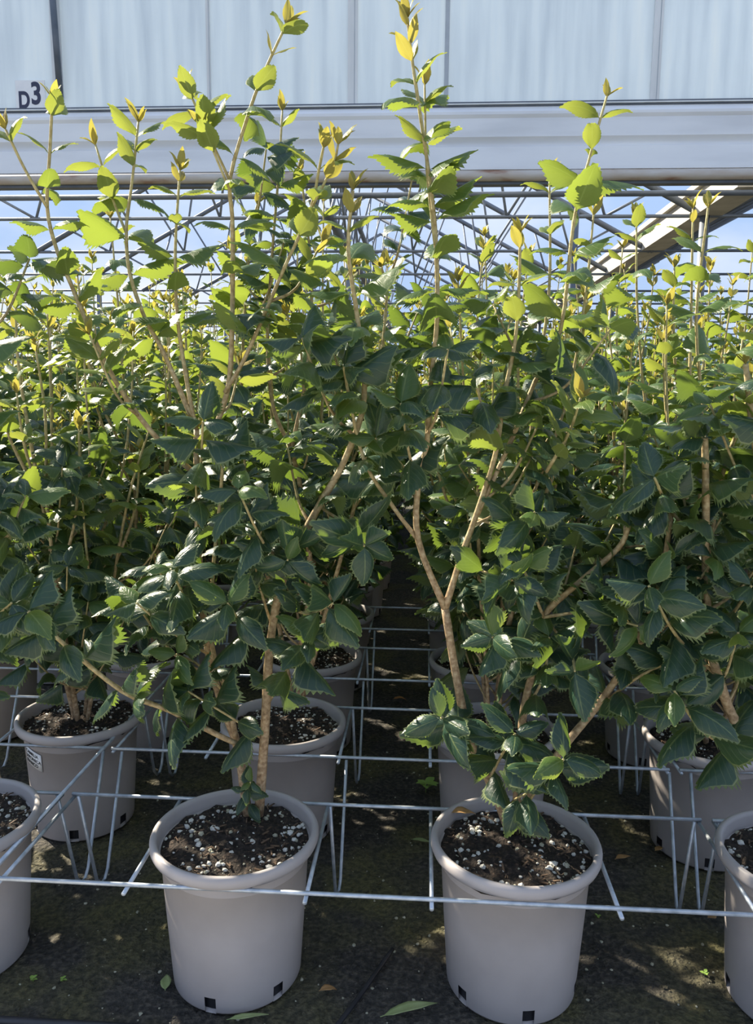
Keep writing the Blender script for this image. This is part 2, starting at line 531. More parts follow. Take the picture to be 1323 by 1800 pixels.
# eave gutter and roofed bay on the right
ROOFM = simple('ribbed_roof_sheet', [(.3, (.36, .38, .42)), (.7, (.52, .54, .58))], 2, .5)
CONC = simple('grey_eave_beam', [(.3, (.36, .34, .30)), (.7, (.52, .49, .44))], 4, .7, .1)
eb = empty('eave_beam', (EX1, 0, TZ))
tag(eb, 'grey box gutter beam running away beside the roofed bay', kind='structure')
link('beam_body', mesh('beam_body', *box(-.13, .2, 8.75, 28, .0, .34), CONC), eb)
link('beam_lip', mesh('beam_lip', *box(-.19, -.131, 8.75, 28, .27, .34), CONC), eb)
rf = empty('roof', (EX1, 0, TZ))
tag(rf, 'ribbed metal roof sheets rising beside the box gutter', kind='structure')
pv, pf = [], []
nrib = 18
for k in range(9):
    y0, y1 = 8.9 + k * 2.0, 8.9 + k * 2.0 + 1.99
    pr = []
    for i in range(nrib * 2 + 1):
        pr.append((y0 + (y1 - y0) * i / (nrib * 2), .03 if i % 2 else 0))
    v = [(x, y, .36 + x * SL + dz) for x in (.1, 5.0) for (y, dz) in pr]
    n = len(pr)
    me = mesh('roof_sheet', v, [(i, i + 1, n + i + 1, n + i) for i in range(n - 1)], ROOFM)
    o = link('roof_sheet', me, rf)
    md = o.modifiers.new('thick', 'SOLIDIFY')
    md.thickness = .004
for x in (.9, 1.9, 2.9, 3.9):
    link('purlin', mesh('purlin', *box(x - .03, x + .03, 8.9, 27, .26 + x * SL, .35 + x * SL), STEEL), rf)

# ------------------------------------------------------------------ pots
PH, PR = .272, .148
def lathe(prof, n, skip=None):
    v = [(r * math.cos(2 * PI * k / n), r * math.sin(2 * PI * k / n), z) for (r, z) in prof for k in range(n)]
    f = []
    for i in range(len(prof) - 1):
        for k in range(n):
            if skip and skip(i, k): continue
            k2 = (k + 1) % n
            f.append((i * n + k, i * n + k2, (i + 1) * n + k2, (i + 1) * n + k))
    return v, f
SLOTS = {k for a in range(6) for k in (a * 12 + 3, a * 12 + 4)}
prof = [(.010, .006), (.100, .006), (.110, .003), (.1135, .0), (.1145, .003), (.1162, .030), (.1165, .034), (.1235, .14), (.130, .246), (.1395, .2475), (.1455, .2505), (.148, .257), (.148, .264), (.1455, .270), (.141, .272),
        (.1365, .270), (.1345, .264), (.131, .24), (.125, .20)]
v, f = lathe(prof, 72, lambda i, k: i in (3, 4) and k in SLOTS)
pot_me = mesh('pot', v, f, POT, True)
pot_in = mesh('slot_dark_band', *lathe([(.108, .036), (.108, .004)], 36), BLACK)  # black band behind the drain slots, shade inside put in as colour
soilr = random.Random(3)
def soil_mesh(seed, dense=True):
    n, R_ = (20, .1335) if dense else (8, .1335)
    V, F = [], []
    V.append((0, 0, .252))
    seg = 48 if dense else 24
    for i in range(1, n + 1):
        r = R_ * i / n
        for k in range(seg):
            a = 2 * PI * k / seg
            x, y = r * math.cos(a), r * math.sin(a)
            h = .247 + .006 * noise.noise(Vector((x * 22, y * 22, seed * 7.))) + .009 * noise.noise(Vector((x * 85, y * 85, seed * 3.))) - .004 * (i == n) + .010 * (1 - r / R_)
            V.append((x, y, h))
    for k in range(seg): F.append((0, 1 + k, 1 + (k + 1) % seg))
    for i in range(1, n):
        for k in range(seg):
            k2 = (k + 1) % seg
            a, b = 1 + (i - 1) * seg, 1 + i * seg
            F.append((a + k, b + k, b + k2, a + k2))
    return mesh('soil', V, F, SOIL, True)
soils = [soil_mesh(i) for i in range(3)]
def soil_h(x, y, seed):
    r = math.hypot(x, y)
    return .247 + .006 * noise.noise(Vector((x * 22, y * 22, seed * 7.))) + .010 * (1 - r / .1335)
peb_me = []
for i in range(8):
    v, f = rock(1, rng, .75)
    peb_me.append(mesh('pebble', v, f, PEB if i < 6 else PEB2))
def pebble_pts(n, seed, smin, smax):
    r = random.Random(seed)
    out = []
    while len(out) < n:
        d, a = .127 * math.sqrt(r.random()) ** .8, r.uniform(0, 2 * PI)
        x, y = d * math.cos(a), d * math.sin(a)
        if noise.noise(Vector((x * 26, y * 26, seed * 1.7))) < r.uniform(-.55, .25): continue
        out.append((x, y, soil_h(x, y, seed % 3) + .0012, smin + (smax - smin) * r.random() ** 1.8, r.uniform(0, 6)))
    return out
grits = [mesh('grit', *scatter(pebble_pts(260, i, .0009, .0024), crumb_shapes), PEB2) for i in range(3)]
grit_far = [mesh('grit', *scatter(pebble_pts(150, i, .002, .0052), crumb_shapes), PEB) for i in range(3)]
CHIP = simple('bark_chip', [(.3, (.04, .024, .016)), (.7, (.16, .10, .06))], 60, .8)
def chips(seed):
    r = random.Random(seed)
    V, F = [], []
    for (x, y, z, sz, a) in pebble_pts(120, seed + 30, .002, .009):
        o = len(V)
        v, f = box(-sz, sz, -sz * .18, sz * .18, -.0006, .0010)
        m = Matrix.Translation((x, y, soil_h(x, y, seed % 3) + .003)) @ Euler((r.uniform(-.3, .3), r.uniform(-.35, .35), a)).to_matrix().to_4x4()
        V += [tuple(m @ Vector(p)) for p in v]
        F += [tuple(q + o for q in p) for p in f]
    return mesh('bark_chips', V, F, CHIP)
chip_me = [chips(i) for i in range(3)]
def make_pot(root, seed, level):
    """level 0: pebbles one by one; 1: grit joined; 2: plain"""
    p = link('pot', pot_me, root)
    p.rotation_euler.z = (seed * 1.37) % 1.04
    if level < 2:
        link('slot_dark_band', pot_in, p)
    s = link('soil', soils[seed % 3], root)
    if level < 2:
        tag(link('grit', grits[seed % 3], s), kind='stuff')
        tag(link('bark_chips', chip_me[seed % 3], s), kind='stuff')
    if level == 0:
        for (x, y, z, r, a) in pebble_pts(135, seed, .0028, .0074):
            q = link('pebble', peb_me[rng.randrange(8)], s)
            q.location = (x, y, z)
            q.scale = (r, r * rng.uniform(.7, 1), r)
            q.rotation_euler = (rng.uniform(-.5, .5), rng.uniform(-.5, .5), a)
    elif level == 1:
        tag(link('grit', grit_far[seed % 3], s), kind='stuff')
    return p

# ------------------------------------------------------------------ leaves
def leaf_geo(L, W, curl, fold, teeth, wave, twist, seed, tipsharp=1.):
    r = random.Random(seed)
    n = 7
    V, U = [], []
    ph = r.uniform(0, 6)
    def pos(t, x):
        ax = abs(x)
        ang = curl * t
        y = L * (math.sin(ang) / curl if abs(curl) > 1e-3 else t)
        z = -L * ((1 - math.cos(ang)) / curl if abs(curl) > 1e-3 else 0)
        up = fold * ax - 5.5 * ax * ax * (1 if x > 0 else .8)
        z += up * math.cos(ang) + wave * W * math.sin(t * 9 + ph + (1.7 if x > 0 else 0)) * (ax / W) ** 2
        y += up * math.sin(ang)
        tw = twist * t
        return (x * math.cos(tw) - 0, y, z + x * math.sin(tw))
    def hw(t):
        if t < .07: return W * .06
        s = (t - .07) / .93
        return W * max(.0, (math.sin(PI * s ** .80)) ** .85) * (1 if s < .6 else (1 - (s - .6) * .55 * tipsharp))
    st = [0, .07, .2, .36, .52, .68, .83, 1.0]
    for t in st:
        w = max(hw(t), W * .05 if t < 1 else .0002)
        for q in (-1, -.52, 0, .52, 1):
            V.append(pos(t, q * w))
            U.append((.5 + .5 * q, t))
    F = []
    for i in range(len(st) - 1):
        for k in range(4):
            a = i * 5 + k
            F.append((a, a + 1, a + 6, a + 5))
    if teeth > 0:
        for i in range(1, len(st) - 1):
            t0, t1 = st[i], st[i + 1]
            if t1 > .99: t1 = .97
            for sg_, k in ((-1, 0), (1, 4)):
                for (fa, fb) in ((.0, .5), (.5, 1.)):
                    ta, tb = t0 + (t1 - t0) * fa, t0 + (t1 - t0) * fb
                    tt = tb + .012
                    # straight chord edge between the stations, tooth stands out from it
                    pa, pb = Vector(V[i * 5 + k]), Vector(V[(i + 1) * 5 + k])
                    a_, b_ = pa.lerp(pb, fa), pa.lerp(pb, fb)
                    tip = Vector(pos(min(tt, 1), sg_ * (hw(min(tb, .985)) * 1.0 + W * teeth)))
                    o = len(V)
                    V += [tuple(a_), tuple(b_), tuple(tip)]
                    U += [(.5 + .47 * sg_, ta), (.5 + .47 * sg_, tb), (.5 + .5 * sg_, tb)]
                    F.append((o, o + 2, o + 1) if sg_ < 0 else (o, o + 1, o + 2))
    return V, F, U
LEAF_SHAPES = {
    'mature': [leaf_geo(1, .24, 1.0, .34, .14, .14, .15, 1), leaf_geo(1, .26, .6, .22, .15, .18, -.2, 2), leaf_geo(1, .22, 1.45, .42, .13, .12, .1, 3),
               leaf_geo(1, .28, .35, .12, .15, .2, .35, 4), leaf_geo(1, .25, .85, .6, .14, .14, -.4, 5)],
    'mid': [leaf_geo(1, .24, 1.0, .45, .09, .10, .15, 6), leaf_geo(1, .25, .65, .6, .09, .10, -.3, 7), leaf_geo(1, .22, 1.45, .5, .08, .08, .25, 8), leaf_geo(1, .27, .5, .35, .10, .14, -.2, 9)],
    'young': [leaf_geo(1, .22, .9, .85, .05, .05, .2, 10), leaf_geo(1, .20, 1.25, .75, .05, .05, -.25, 11), leaf_geo(1, .235, .6, .8, .06, .07, .3, 12)],
    'tip': [leaf_geo(1, .19, .35, .8, 0, 0, .1, 13), leaf_geo(1, .16, .6, .9, 0, 0, -.1, 14)],
}
LEAF_ME = {k: [mesh('leaf', v, f, LEAF_MATS[k], True, u) for v, f, u in L] for k, L in LEAF_SHAPES.items()}

def leaf_matrix(p, axis, radial, theta, size, roll=0.):
    d = (axis * math.cos(theta) + radial * math.sin(theta)).normalized()
    up = (axis * math.sin(theta) - radial * math.cos(theta))
    up = (up - d * up.dot(d)).normalized()
    x = d.cross(up).normalized()
    m = Matrix((x, d, up)).transposed()
    m = m @ Matrix.Rotation(roll, 3, 'Y')
    return Matrix.Translation(p) @ m.to_4x4() @ Matrix.Scale(size, 4)

def leafy(path, r, lf_from, spacing=.055, size=.092, tipped=True, droop=0., crown=True, age_bias=0.):
    """leaf pairs along a path -> list of (matrix, age)"""
    out = []
    seg = [(path[i + 1] - path[i]).length for i in range(len(path) - 1)]
    tot = sum(seg)
    if tot < 1e-4: return out
    def ev(s):
        for i, l in enumerate(seg):
            if s <= l or i == len(seg) - 1:
                d = (path[i + 1] - path[i]).normalized()
                return path[i] + d * min(s, l), d
            s -= l
    s = tot * lf_from + r.uniform(0, .02)
    az = r.uniform(0, PI)
    while s < tot - .012:
        p, d = ev(s)
        left = tot - s
        a = left + age_bias + r.uniform(-.04, .04)
        if tipped: age = 'tip' if a < .028 else 'young' if a < .13 else 'mid' if a < .42 else 'mature'
        else: age = 'mid' if a < .0 else 'mature'
        ref = d.cross(Vector((.2, .1, 1)) if abs(d.z) < .9 else Vector((1, .2, 0))).normalized()
        th0 = {'tip': .45, 'young': .66, 'mid': .95, 'mature': 1.12}[age]
        for q in (0, PI):
            if age == 'mature' and r.random() < .10: continue
            rad = Quaternion(d, az + q + r.uniform(-.35, .35)) @ ref
            sz = size * {'tip': .5, 'young': .76, 'mid': 1.0, 'mature': 1.0}[age] * r.uniform(.78, 1.18)
            th = th0 + r.uniform(-.22, .25) + droop
            out.append((leaf_matrix(p, d, rad, th, sz, r.uniform(-.3, .3)), age))
        az += PI / 2 + r.uniform(-.25, .25)
        s += spacing * r.uniform(.75, 1.25) * (.5 if left < .08 else .85 if left < .2 else 1)
    if crown:
        p, d = ev(tot - .002)
        ref = d.cross(Vector((.3, .9, .1))).normalized()
        for q in range(5 if tipped else 3):
            rad = Quaternion(d, az + q * 2.2) @ ref
            age = ('tip' if tipped else ('mid' if r.random() < .25 else 'mature'))
            sz = size * (r.uniform(.28, .5) if tipped else r.uniform(.6, .95))
            out.append((leaf_matrix(p, d, rad, r.uniform(.15, .55) if tipped else r.uniform(.6, 1.1), sz, r.uniform(-.3, .3)), age))
    return out

def twigs_on(path, r, n, f0, f1, lmin, lmax, outdir=None):
    res = []
    for i in range(n):
        t = f0 + (f1 - f0) * (i + r.random()) / n
        k = min(int(t * (len(path) - 1)), len(path) - 2)
        p = path[k].lerp(path[k + 1], t * (len(path) - 1) - k)
        d = (path[k + 1] - path[k]).normalized()
        a = r.uniform(0, 2 * PI)
        h = Vector((math.cos(a), math.sin(a), 0))
        L = r.uniform(lmin, lmax)
        up = r.uniform(.35, 1.0)
        dirn = (h + Vector((0, 0, up)) + d * .3).normalized()
        res.append([p, p + dirn * L * .5 + Vector((0, 0, -.01)), p + dirn * L + Vector((0, 0, .02 + L * .12))])
    return res

LEAF_MAX = 290
def build_shrub(root, stems, seed, joined=False):
    """stems: (path3d local, r0, r1, leaf_from, woodiness0, woodiness1, leaf kwargs or None, name)"""
    r = random.Random(seed)
    total = 0
    jl, jv = [], []
    for (P, r0, r1, lf, w0, w1, kw, nm) in stems:
        path = smooth_path(P, 4)
        v, f, u = tube(path, r0, r1, 5 if joined else 8, w0, w1, 0 if joined else .05, seed)
        lv = leafy(path, r, lf, **kw) if kw is not None else []
        if joined:
            jv.append((v, f, u))
            jl += lv
            continue
        st = link(nm, mesh(nm, v, f, BARK, True, u), root)
        for m, age in lv:
            total += 1
            if total > LEAF_MAX:
                jl.append((m, age))
                continue
            o = bpy.data.objects.new('leaf', r.choice(LEAF_ME[age]))
            COL.objects.link(o)
            o.parent = st
            o.matrix_basis = m
    def foliage(jl):
        V, F, U, MI = [], [], [], []
        ages = list(LEAF_MATS)
        n = 0
        for m, age in jl:
            v, f, u = r.choice(LEAF_SHAPES[age])
            A = np.array(m)
            P = np.asarray(v) @ A[:3, :3].T + A[:3, 3]
            o = n
            n += len(P)
            V.append(P); U += u
            F += [tuple(i + o for i in q) for q in f]
            MI += [ages.index(age)] * len(f)
        fme = mesh('foliage', np.vstack(V), F, None, True, U)
        for k in ages: fme.materials.append(LEAF_MATS[k])
        fme.polygons.foreach_set('material_index', MI)
        return fme
    if joined:
        V, F, U = [], [], []
        for v, f, u in jv:
            o = len(V)
            V += v; U += u
            F += [tuple(i + o for i in q) for q in f]
        return mesh('branches', V, F, BARK, True, U), foliage(jl)
    if jl: tag(link('foliage', foliage(jl), root), kind='stuff')
    return total

def procedural(seed, H, nmain=4, spread=.19, twign=6, dense=1.):
    r = random.Random(seed)
    S = []
    a0 = r.uniform(0, 6)
    z0 = .245
    for k in range(nmain):
        a = a0 + 2 * PI * k / nmain + r.uniform(-.4, .4)
        out = Vector((math.cos(a), math.sin(a), 0))
        top = H * (1 if k == 0 else r.uniform(.72, .97))
        sp = spread * r.uniform(.5, 1.25) * (.5 if k == 0 else 1)
        b = out * .012
        P = [b + Vector((0, 0, z0 - .01))]
        for t in (.18, .4, .62, .82, 1.0):
            P.append(out * (sp * t ** .8 + .012) + Vector((r.uniform(-.015, .015), r.uniform(-.015, .015), z0 + (top - z0) * t)))
        S.append((P, .0075 - .001 * k, .002, .42, 0, .9, dict(spacing=.078 / dense), 'stem'))
        sm = smooth_path(P, 4)
        # fork
        for j in range(2):
            t = r.uniform(.3, .62)
            i = int(t * (len(sm) - 1))
            p = sm[i]
            a2 = a + r.uniform(-1.6, 1.6)
            o2 = Vector((math.cos(a2), math.sin(a2), 0))
            L = (top - p.z) * r.uniform(.62, .98)
            S.append(([p, p + o2 * L * .16 + Vector((0, 0, L * .38)), p + o2 * L * .22 + Vector((0, 0, L * .72)), p + o2 * L * .24 + Vector((0, 0, L))], .0042, .0018, .2, .3, 1., dict(spacing=.078 / dense), 'branch'))
        for T in twigs_on(sm, r, twign, .05, .5, .12, .27):
            S.append((T, .0028, .0016, .3, .2, .8, dict(spacing=.062 / dense, tipped=False, age_bias=.2), 'twig'))
    return S

def local(P, base):
    return [p - base for p in P]

# ------------------------------------------------------------------ the grid of potted shrubs
CX = lambda c: -.325 + .495 * c
RY = lambda k: 1.268 + .474 * k

def traced(base, rows, seed):
    """rows: (Y0, Y1, r0 mm, r1 mm, leaf_from, w0, w1, kw, name, [(px,py)...])"""
    S = []
    for (Y0, Y1, r0, r1, lf, w0, w1, kw, nm, pts) in rows:
        n = len(pts)
        P = [at(x, y, Y0 + (Y1 - Y0) * i / (n - 1)) - base for i, (x, y) in enumerate(pts)]
        S.append((P, r0 / 1000, r1 / 1000, lf, w0, w1, kw, nm))
    return S
K = dict(spacing=.058)
KO = dict(spacing=.056)
KD = dict(spacing=.056, tipped=False, age_bias=.3, size=.086)
def add_twigs(S, idx, seed, n, f0, f1, lmin=.09, lmax=.2, kw=None):
    r = random.Random(seed)
    for i in idx:
        for T in twigs_on(smooth_path(S[i][0], 4), r, n, f0, f1, lmin, lmax):
            S.append((T, .003, .0017, .25, .2, .8, kw or dict(spacing=.055, tipped=False, age_bias=.25, size=.086), 'twig'))

def shrub_root(c, k, label, group=None, name='potted_shrub'):
    base = Vector((CX(c), RY(k), 0))
    if (c, k) == (1, 0): base.y += .012
    if (c, k) == (-1, 0): base.x -= .026
    t = empty(name, base)
    tag(t, label, 'shrub', group)
    return t, base

G0 = 'holly-leaved shrubs in grey pots'
# front row, left of centre
t, b = shrub_root(0, 0, 'tall shrub in grey pot with low branch reaching left, front row left of centre', G0)
make_pot(t, 0, 0)
S = traced(b, [
    (1.335, 1.22, 9.5, 2.5, .50, 0, .7, K, 'stem', [(455, 1432), (465, 1290), (475, 1130), (500, 1010), (560, 890), (605, 810), (640, 700), (628, 560), (612, 440), (620, 335)]),
    (1.335, 1.36, 9, 5, .9, 0, .2, K, 'stem', [(435, 1432), (418, 1315), (388, 1230), (367, 1150), (352, 1020), (346, 850), (345, 755)]),
    (1.36, 1.30, 5, 2.2, .22, .2, .8, dict(spacing=.062, size=.084), 'branch', [(345, 835), (280, 775), (215, 690), (165, 595), (125, 500), (100, 440), (83, 365), (88, 260), (92, 175)]),
    (1.305, 1.28, 2.6, 2, .75, .7, .8, KO, 'branch', [(83, 365), (45, 300), (10, 228)]),
    (1.36, 1.42, 4.5, 2, .3, .3, 1, K, 'branch', [(345, 755), (290, 625), (255, 560), (228, 480), (222, 400), (232, 320), (243, 215)]),
    (1.41, 1.42, 2.5, 1.8, .3, .8, 1, KO, 'branch', [(222, 410), (198, 350), (168, 255)]),
    (1.36, 1.40, 4.5, 2, .4, .3, 1, K, 'branch', [(345, 762), (330, 680), (312, 560), (308, 440), (316, 300)]),
    (1.36, 1.26, 5.5, 2, .33, .2, .9, KO, 'branch', [(345, 772), (375, 755), (400, 685), (407, 600), (409, 450), (408, 380), (405, 310), (440, 190), (465, 125), (502, 45)]),
    (1.28, 1.28, 2.4, 1.8, .45, .7, 1, KO, 'branch', [(405, 320), (370, 245), (332, 160)]),
    (1.28, 1.26, 2.2, 1.7, .5, .7, 1, KO, 'branch', [(404, 335), (385, 290), (358, 225)]),
    (1.33, 1.24, 4, 2, .2, .3, 1, K, 'branch', [(395, 690), (430, 630), (470, 540), (500, 470), (545, 370), (560, 300), (568, 260)]),
    (1.26, 1.24, 2.2, 1.7, .4, .8, 1, KO, 'branch', [(548, 365), (585, 290), (594, 255)]),
    (1.33, 1.13, 5.5, 3, .30, .1, .7, dict(spacing=.042, tipped=False, age_bias=.3, size=.096), 'branch', [(440, 1315), (395, 1298), (300, 1250), (215, 1215), (110, 1130), (50, 1075)]),
    (1.335, 1.27, 5, 2.5, .5, .1, .7, KD, 'branch', [(415, 1300), (400, 1225), (372, 1130), (375, 1000), (387, 875), (392, 800)]),
    (1.33, 1.24, 2.5, 1.6, .2, .3, .8, KD, 'twig', [(470, 1240), (515, 1160), (545, 1120)]),
    (1.33, 1.22, 2.5, 1.6, .2, .3, .8, KD, 'twig', [(462, 1300), (420, 1270), (330, 1215)]),
    (1.335, 1.27, 2, 1.5, .1, .3, .8, dict(spacing=.03, tipped=False, size=.04), 'twig', [(440, 1420), (432, 1395), (440, 1375)]),
    (1.33, 1.25, 2.5, 1.6, .2, .3, .8, KD, 'twig', [(480, 1110), (450, 1000), (460, 930)]),
    (1.32, 1.20, 2.6, 1.6, .3, .3, .8, KD, 'twig', [(366, 1150), (300, 1110), (240, 1060)]),
    (1.32, 1.22, 2.6, 1.6, .3, .3, .8, KD, 'twig', [(372, 1130), (330, 1060), (300, 1000)]),
    (1.32, 1.24, 2.6, 1.6, .3, .3, .8, KD, 'twig', [(400, 1225), (350, 1170), (310, 1150)]),
    (1.32, 1.20, 2.6, 1.6, .3, .3, .8, KD, 'twig', [(475, 1130), (430, 1100), (400, 1060)]),
    (1.32, 1.22, 2.6, 1.6, .3, .3, .8, KD, 'twig', [(490, 1050), (540, 1080), (585, 1060)]),
    (1.32, 1.24, 2.6, 1.6, .3, .3, .8, KD, 'twig', [(500, 1010), (450, 960), (430, 920)]),
    (1.32, 1.20, 2.6, 1.6, .3, .3, .8, KD, 'twig', [(560, 890), (620, 930), (640, 960)]),
    (1.32, 1.22, 2.6, 1.6, .3, .3, .8, KD, 'twig', [(560, 890), (520, 950), (505, 985)]),
], 1)
add_twigs(S, (1,), 11, 4, .35, .95)
add_twigs(S, (0,), 12, 4, .30, .75)
add_twigs(S, (2, 7, 10), 13, 1, .1, .45, .08, .16, dict(spacing=.055))
nA = build_shrub(t, S, 1)

# front row, right of centre
t, b = shrub_root(1, 0, 'tall shrub with forked brown stem in grey pot, front row right of centre', G0)
make_pot(t, 1, 0)
S = traced(b, [
    (1.315, 1.30, 10, 7, .99, 0, .1, None, 'stem', [(897, 1462), (860, 1370), (825, 1300), (800, 1180), (782, 1070)]),
    (1.30, 1.24, 6, 2, .30, .1, .9, dict(spacing=.047), 'branch', [(782, 1070), (735, 950), (735, 850), (750, 780), (755, 690), (768, 560), (766, 430), (757, 330), (738, 200), (722, 90), (716, 32)]),
    (1.30, 1.20, 4, 2, .35, .2, .9, KD, 'branch', [(735, 950), (690, 890), (640, 810), (612, 690), (604, 645)]),
    (1.26, 1.27, 2.4, 1.7, .2, .8, 1, KO, 'branch', [(764, 430), (750, 300), (746, 150)]),
    (1.30, 1.30, 6, 2.2, .42, .1, .9, K, 'branch', [(782, 1070), (810, 980), (835, 910), (870, 800), (885, 700), (905, 600), (912, 500), (914, 410)]),
    (1.30, 1.38, 4.5, 2, .35, .2, 1, K, 'branch', [(838, 905), (900, 770), (940, 670), (985, 580), (1008, 390), (1035, 280), (1066, 170)]),
    (1.32, 1.26, 8, 4, .55, 0, .4, KD, 'stem', [(905, 1455), (912, 1340), (920, 1250), (940, 1160), (955, 1085), (1010, 1030), (1085, 965), (1105, 925)]),
    (1.28, 1.22, 3, 2, .3, .3, .8, KD, 'twig', [(955, 1085), (1045, 1070), (1115, 1045)]),
    (1.28, 1.22, 3, 2, .4, .3, .8, KD, 'twig', [(955, 1085), (935, 1035), (915, 990)]),
    (1.315, 1.25, 7.5, 4, .45, .05, .4, KD, 'stem', [(892, 1455), (985, 1320), (1050, 1240), (1100, 1165), (1145, 1070), (1165, 1000), (1180, 900)]),
    (1.32, 1.16, 3, 2, .75, .4, .9, dict(spacing=.05, tipped=False, size=.082), 'twig', [(905, 1450), (945, 1385), (990, 1335)]),
    (1.31, 1.22, 3, 1.8, .3, .3, .8, KD, 'twig', [(825, 1300), (800, 1275), (775, 1262)]),
    (1.31, 1.20, 3, 1.8, .1, .3, .8, KD, 'twig', [(860, 1370), (880, 1330), (905, 1290)]),
    (1.31, 1.20, 2.6, 1.6, .5, .3, .8, dict(spacing=.05, tipped=False, size=.075), 'twig', [(890, 1445), (900, 1410), (925, 1395)]),
    (1.30, 1.26, 3, 1.8, .2, .3, .8, KD, 'twig', [(920, 1255), (955, 1190), (965, 1120)]),
    (1.30, 1.22, 3, 1.8, .2, .3, .8, KD, 'twig', [(1060, 1235), (1130, 1185), (1190, 1160)]),
    (1.29, 1.22, 3, 2, .2, .6, 1, dict(spacing=.04), 'twig', [(960, 830), (1000, 760), (1020, 700)]),
    (1.32, 1.20, 2.6, 1.6, .3, .3, .8, KD, 'twig', [(810, 980), (860, 1010), (900, 1020)]),
    (1.32, 1.22, 2.6, 1.6, .3, .3, .8, KD, 'twig', [(940, 1160), (900, 1130), (865, 1120)]),
    (1.32, 1.24, 2.6, 1.6, .3, .3, .8, KD, 'twig', [(835, 910), (900, 930), (940, 900)]),
    (1.32, 1.20, 2.6, 1.6, .3, .3, .8, KD, 'twig', [(1010, 1030), (1060, 1080), (1120, 1100)]),
    (1.32, 1.22, 2.6, 1.6, .3, .3, .8, KD, 'twig', [(1085, 965), (1130, 960), (1180, 980)]),
    (1.32, 1.24, 2.6, 1.6, .3, .3, .8, KD, 'twig', [(735, 850), (690, 800), (660, 770)]),
    (1.32, 1.20, 2.6, 1.6, .3, .3, .8, KD, 'twig', [(955, 1085), (1000, 1140), (1010, 1180)]),
], 2)
add_twigs(S, (1, 4), 21, 3, .2, .5, .08, .15)
add_twigs(S, (6, 9), 22, 3, .45, .95)
add_twigs(S, (5,), 23, 2, .1, .45, .08, .16)
nB = build_shrub(t, S, 2)

# front row, cut by the right edge
t, b = shrub_root(2, 0, 'shrub with knobbly bare stem at the right edge of the front row', G0)
make_pot(t, 2, 0)
S = traced(b, [
    (1.32, 1.22, 10, 5, .55, 0, .4, KD, 'stem', [(1420, 1480), (1330, 1330), (1285, 1255), (1262, 1190), (1246, 1130), (1240, 1000), (1240, 850), (1238, 770)]),
    (1.30, 1.22, 4, 2, .3, .4, 1, K, 'branch', [(1240, 1000), (1268, 840), (1300, 745), (1330, 640), (1350, 500)]),
    (1.30, 1.14, 3.5, 2, .35, .3, .9, KD, 'twig', [(1262, 1190), (1190, 1120), (1140, 1030)]),
    (1.30, 1.18, 3.5, 2, .3, .3, .9, KD, 'twig', [(1245, 1130), (1290, 1075), (1320, 1030)]),
    (1.32, 1.16, 4, 2, .25, .3, .9, KD, 'twig', [(1330, 1330), (1240, 1290), (1185, 1215)]),
    (1.32, 1.20, 8, 4, .4, 0, .5, K, 'stem', [(1425, 1475), (1410, 1200), (1380, 950), (1330, 800), (1310, 640)]),
    (1.30, 1.18, 3.5, 2, .25, .3, .9, KD, 'twig', [(1240, 960), (1180, 900), (1150, 840)]),
], 3)
add_twigs(S, (0,), 31, 7, .2, .95, .09, .16)
add_twigs(S, (5,), 32, 5, .2, .8, .1, .2)
build_shrub(t, S, 3)

# front row, cut by the left edge
t, b = shrub_root(-1, 0, 'shrub in the grey pot cut off by the left edge, front row', G0)
make_pot(t, 3, 0)
S = traced(b, [
    (1.30, 1.24, 8, 3, .45, 0, .6, K, 'stem', [(-90, 1420), (-80, 1200), (-55, 1000), (-30, 850), (-35, 650), (-30, 480)]),
    (1.30, 1.18, 6, 3, .4, 0, .6, KD, 'stem', [(-85, 1420), (-50, 1150), (-20, 980), (0, 900)]),
    (1.28, 1.14, 3, 2, .3, .3, .9, KD, 'twig', [(-50, 1150), (-10, 1090), (20, 1060)]),
    (1.30, 1.30, 7, 3, .4, 0, .6, K, 'stem', [(-95, 1420), (-120, 1100), (-110, 800), (-90, 560)]),
], 4)
add_twigs(S, (0, 1), 41, 5, .35, .9, .08, .16)
build_shrub(t, S, 4)

# second row
t, b = shrub_root(0, 1, 'slender fork-stemmed shrub in grey pot directly behind the left front pot', G0)
make_pot(t, 4, 1)
S = traced(b, [
    (1.80, 1.76, 8.5, 5, .7, 0, .3, KD, 'stem', [(525, 1235), (530, 1130), (546, 1020), (530, 870), (512, 790)]),
    (1.76, 1.70, 5, 2, .2, .2, .9, K, 'branch', [(512, 790), (480, 715), (470, 600), (478, 450), (490, 300), (496, 195)]),
    (1.76, 1.72, 5, 2, .25, .2, .9, K, 'branch', [(512, 790), (540, 650), (548, 500), (540, 400), (528, 300)]),
    (1.80, 1.75, 6, 2.2, .35, .1, .9, K, 'stem', [(515, 1235), (480, 1050), (430, 850), (425, 650), (440, 420), (452, 360)]),
    (1.80, 1.66, 6, 2.2, .4, .1, .9, K, 'stem', [(530, 1235), (580, 1050), (625, 880), (660, 700), (680, 520), (670, 470)]),
], 5)
add_twigs(S, (0, 3, 4), 51, 5, .2, .85, .1, .2)
add_twigs(S, (1, 2), 52, 2, .1, .5, .08, .15, dict(spacing=.055))
build_shrub(t, S, 5)
for px, py, sz in ((592, 1098, .045), (424, 1012, .045)):
    v, f, u = leaf_geo(1, .26, 1.6, .5, .08, .2, .3, px)
    o = link('leaf', mesh('withered_leaf', v, f, RED, True, u), t)
    o.matrix_basis = leaf_matrix(at(px - 12, py, 1.66) - b, Vector((0, 0, 1)), Vector((.8, -.6, 0)), 1.35, sz)
    o['label'] = 'withered orange leaf'

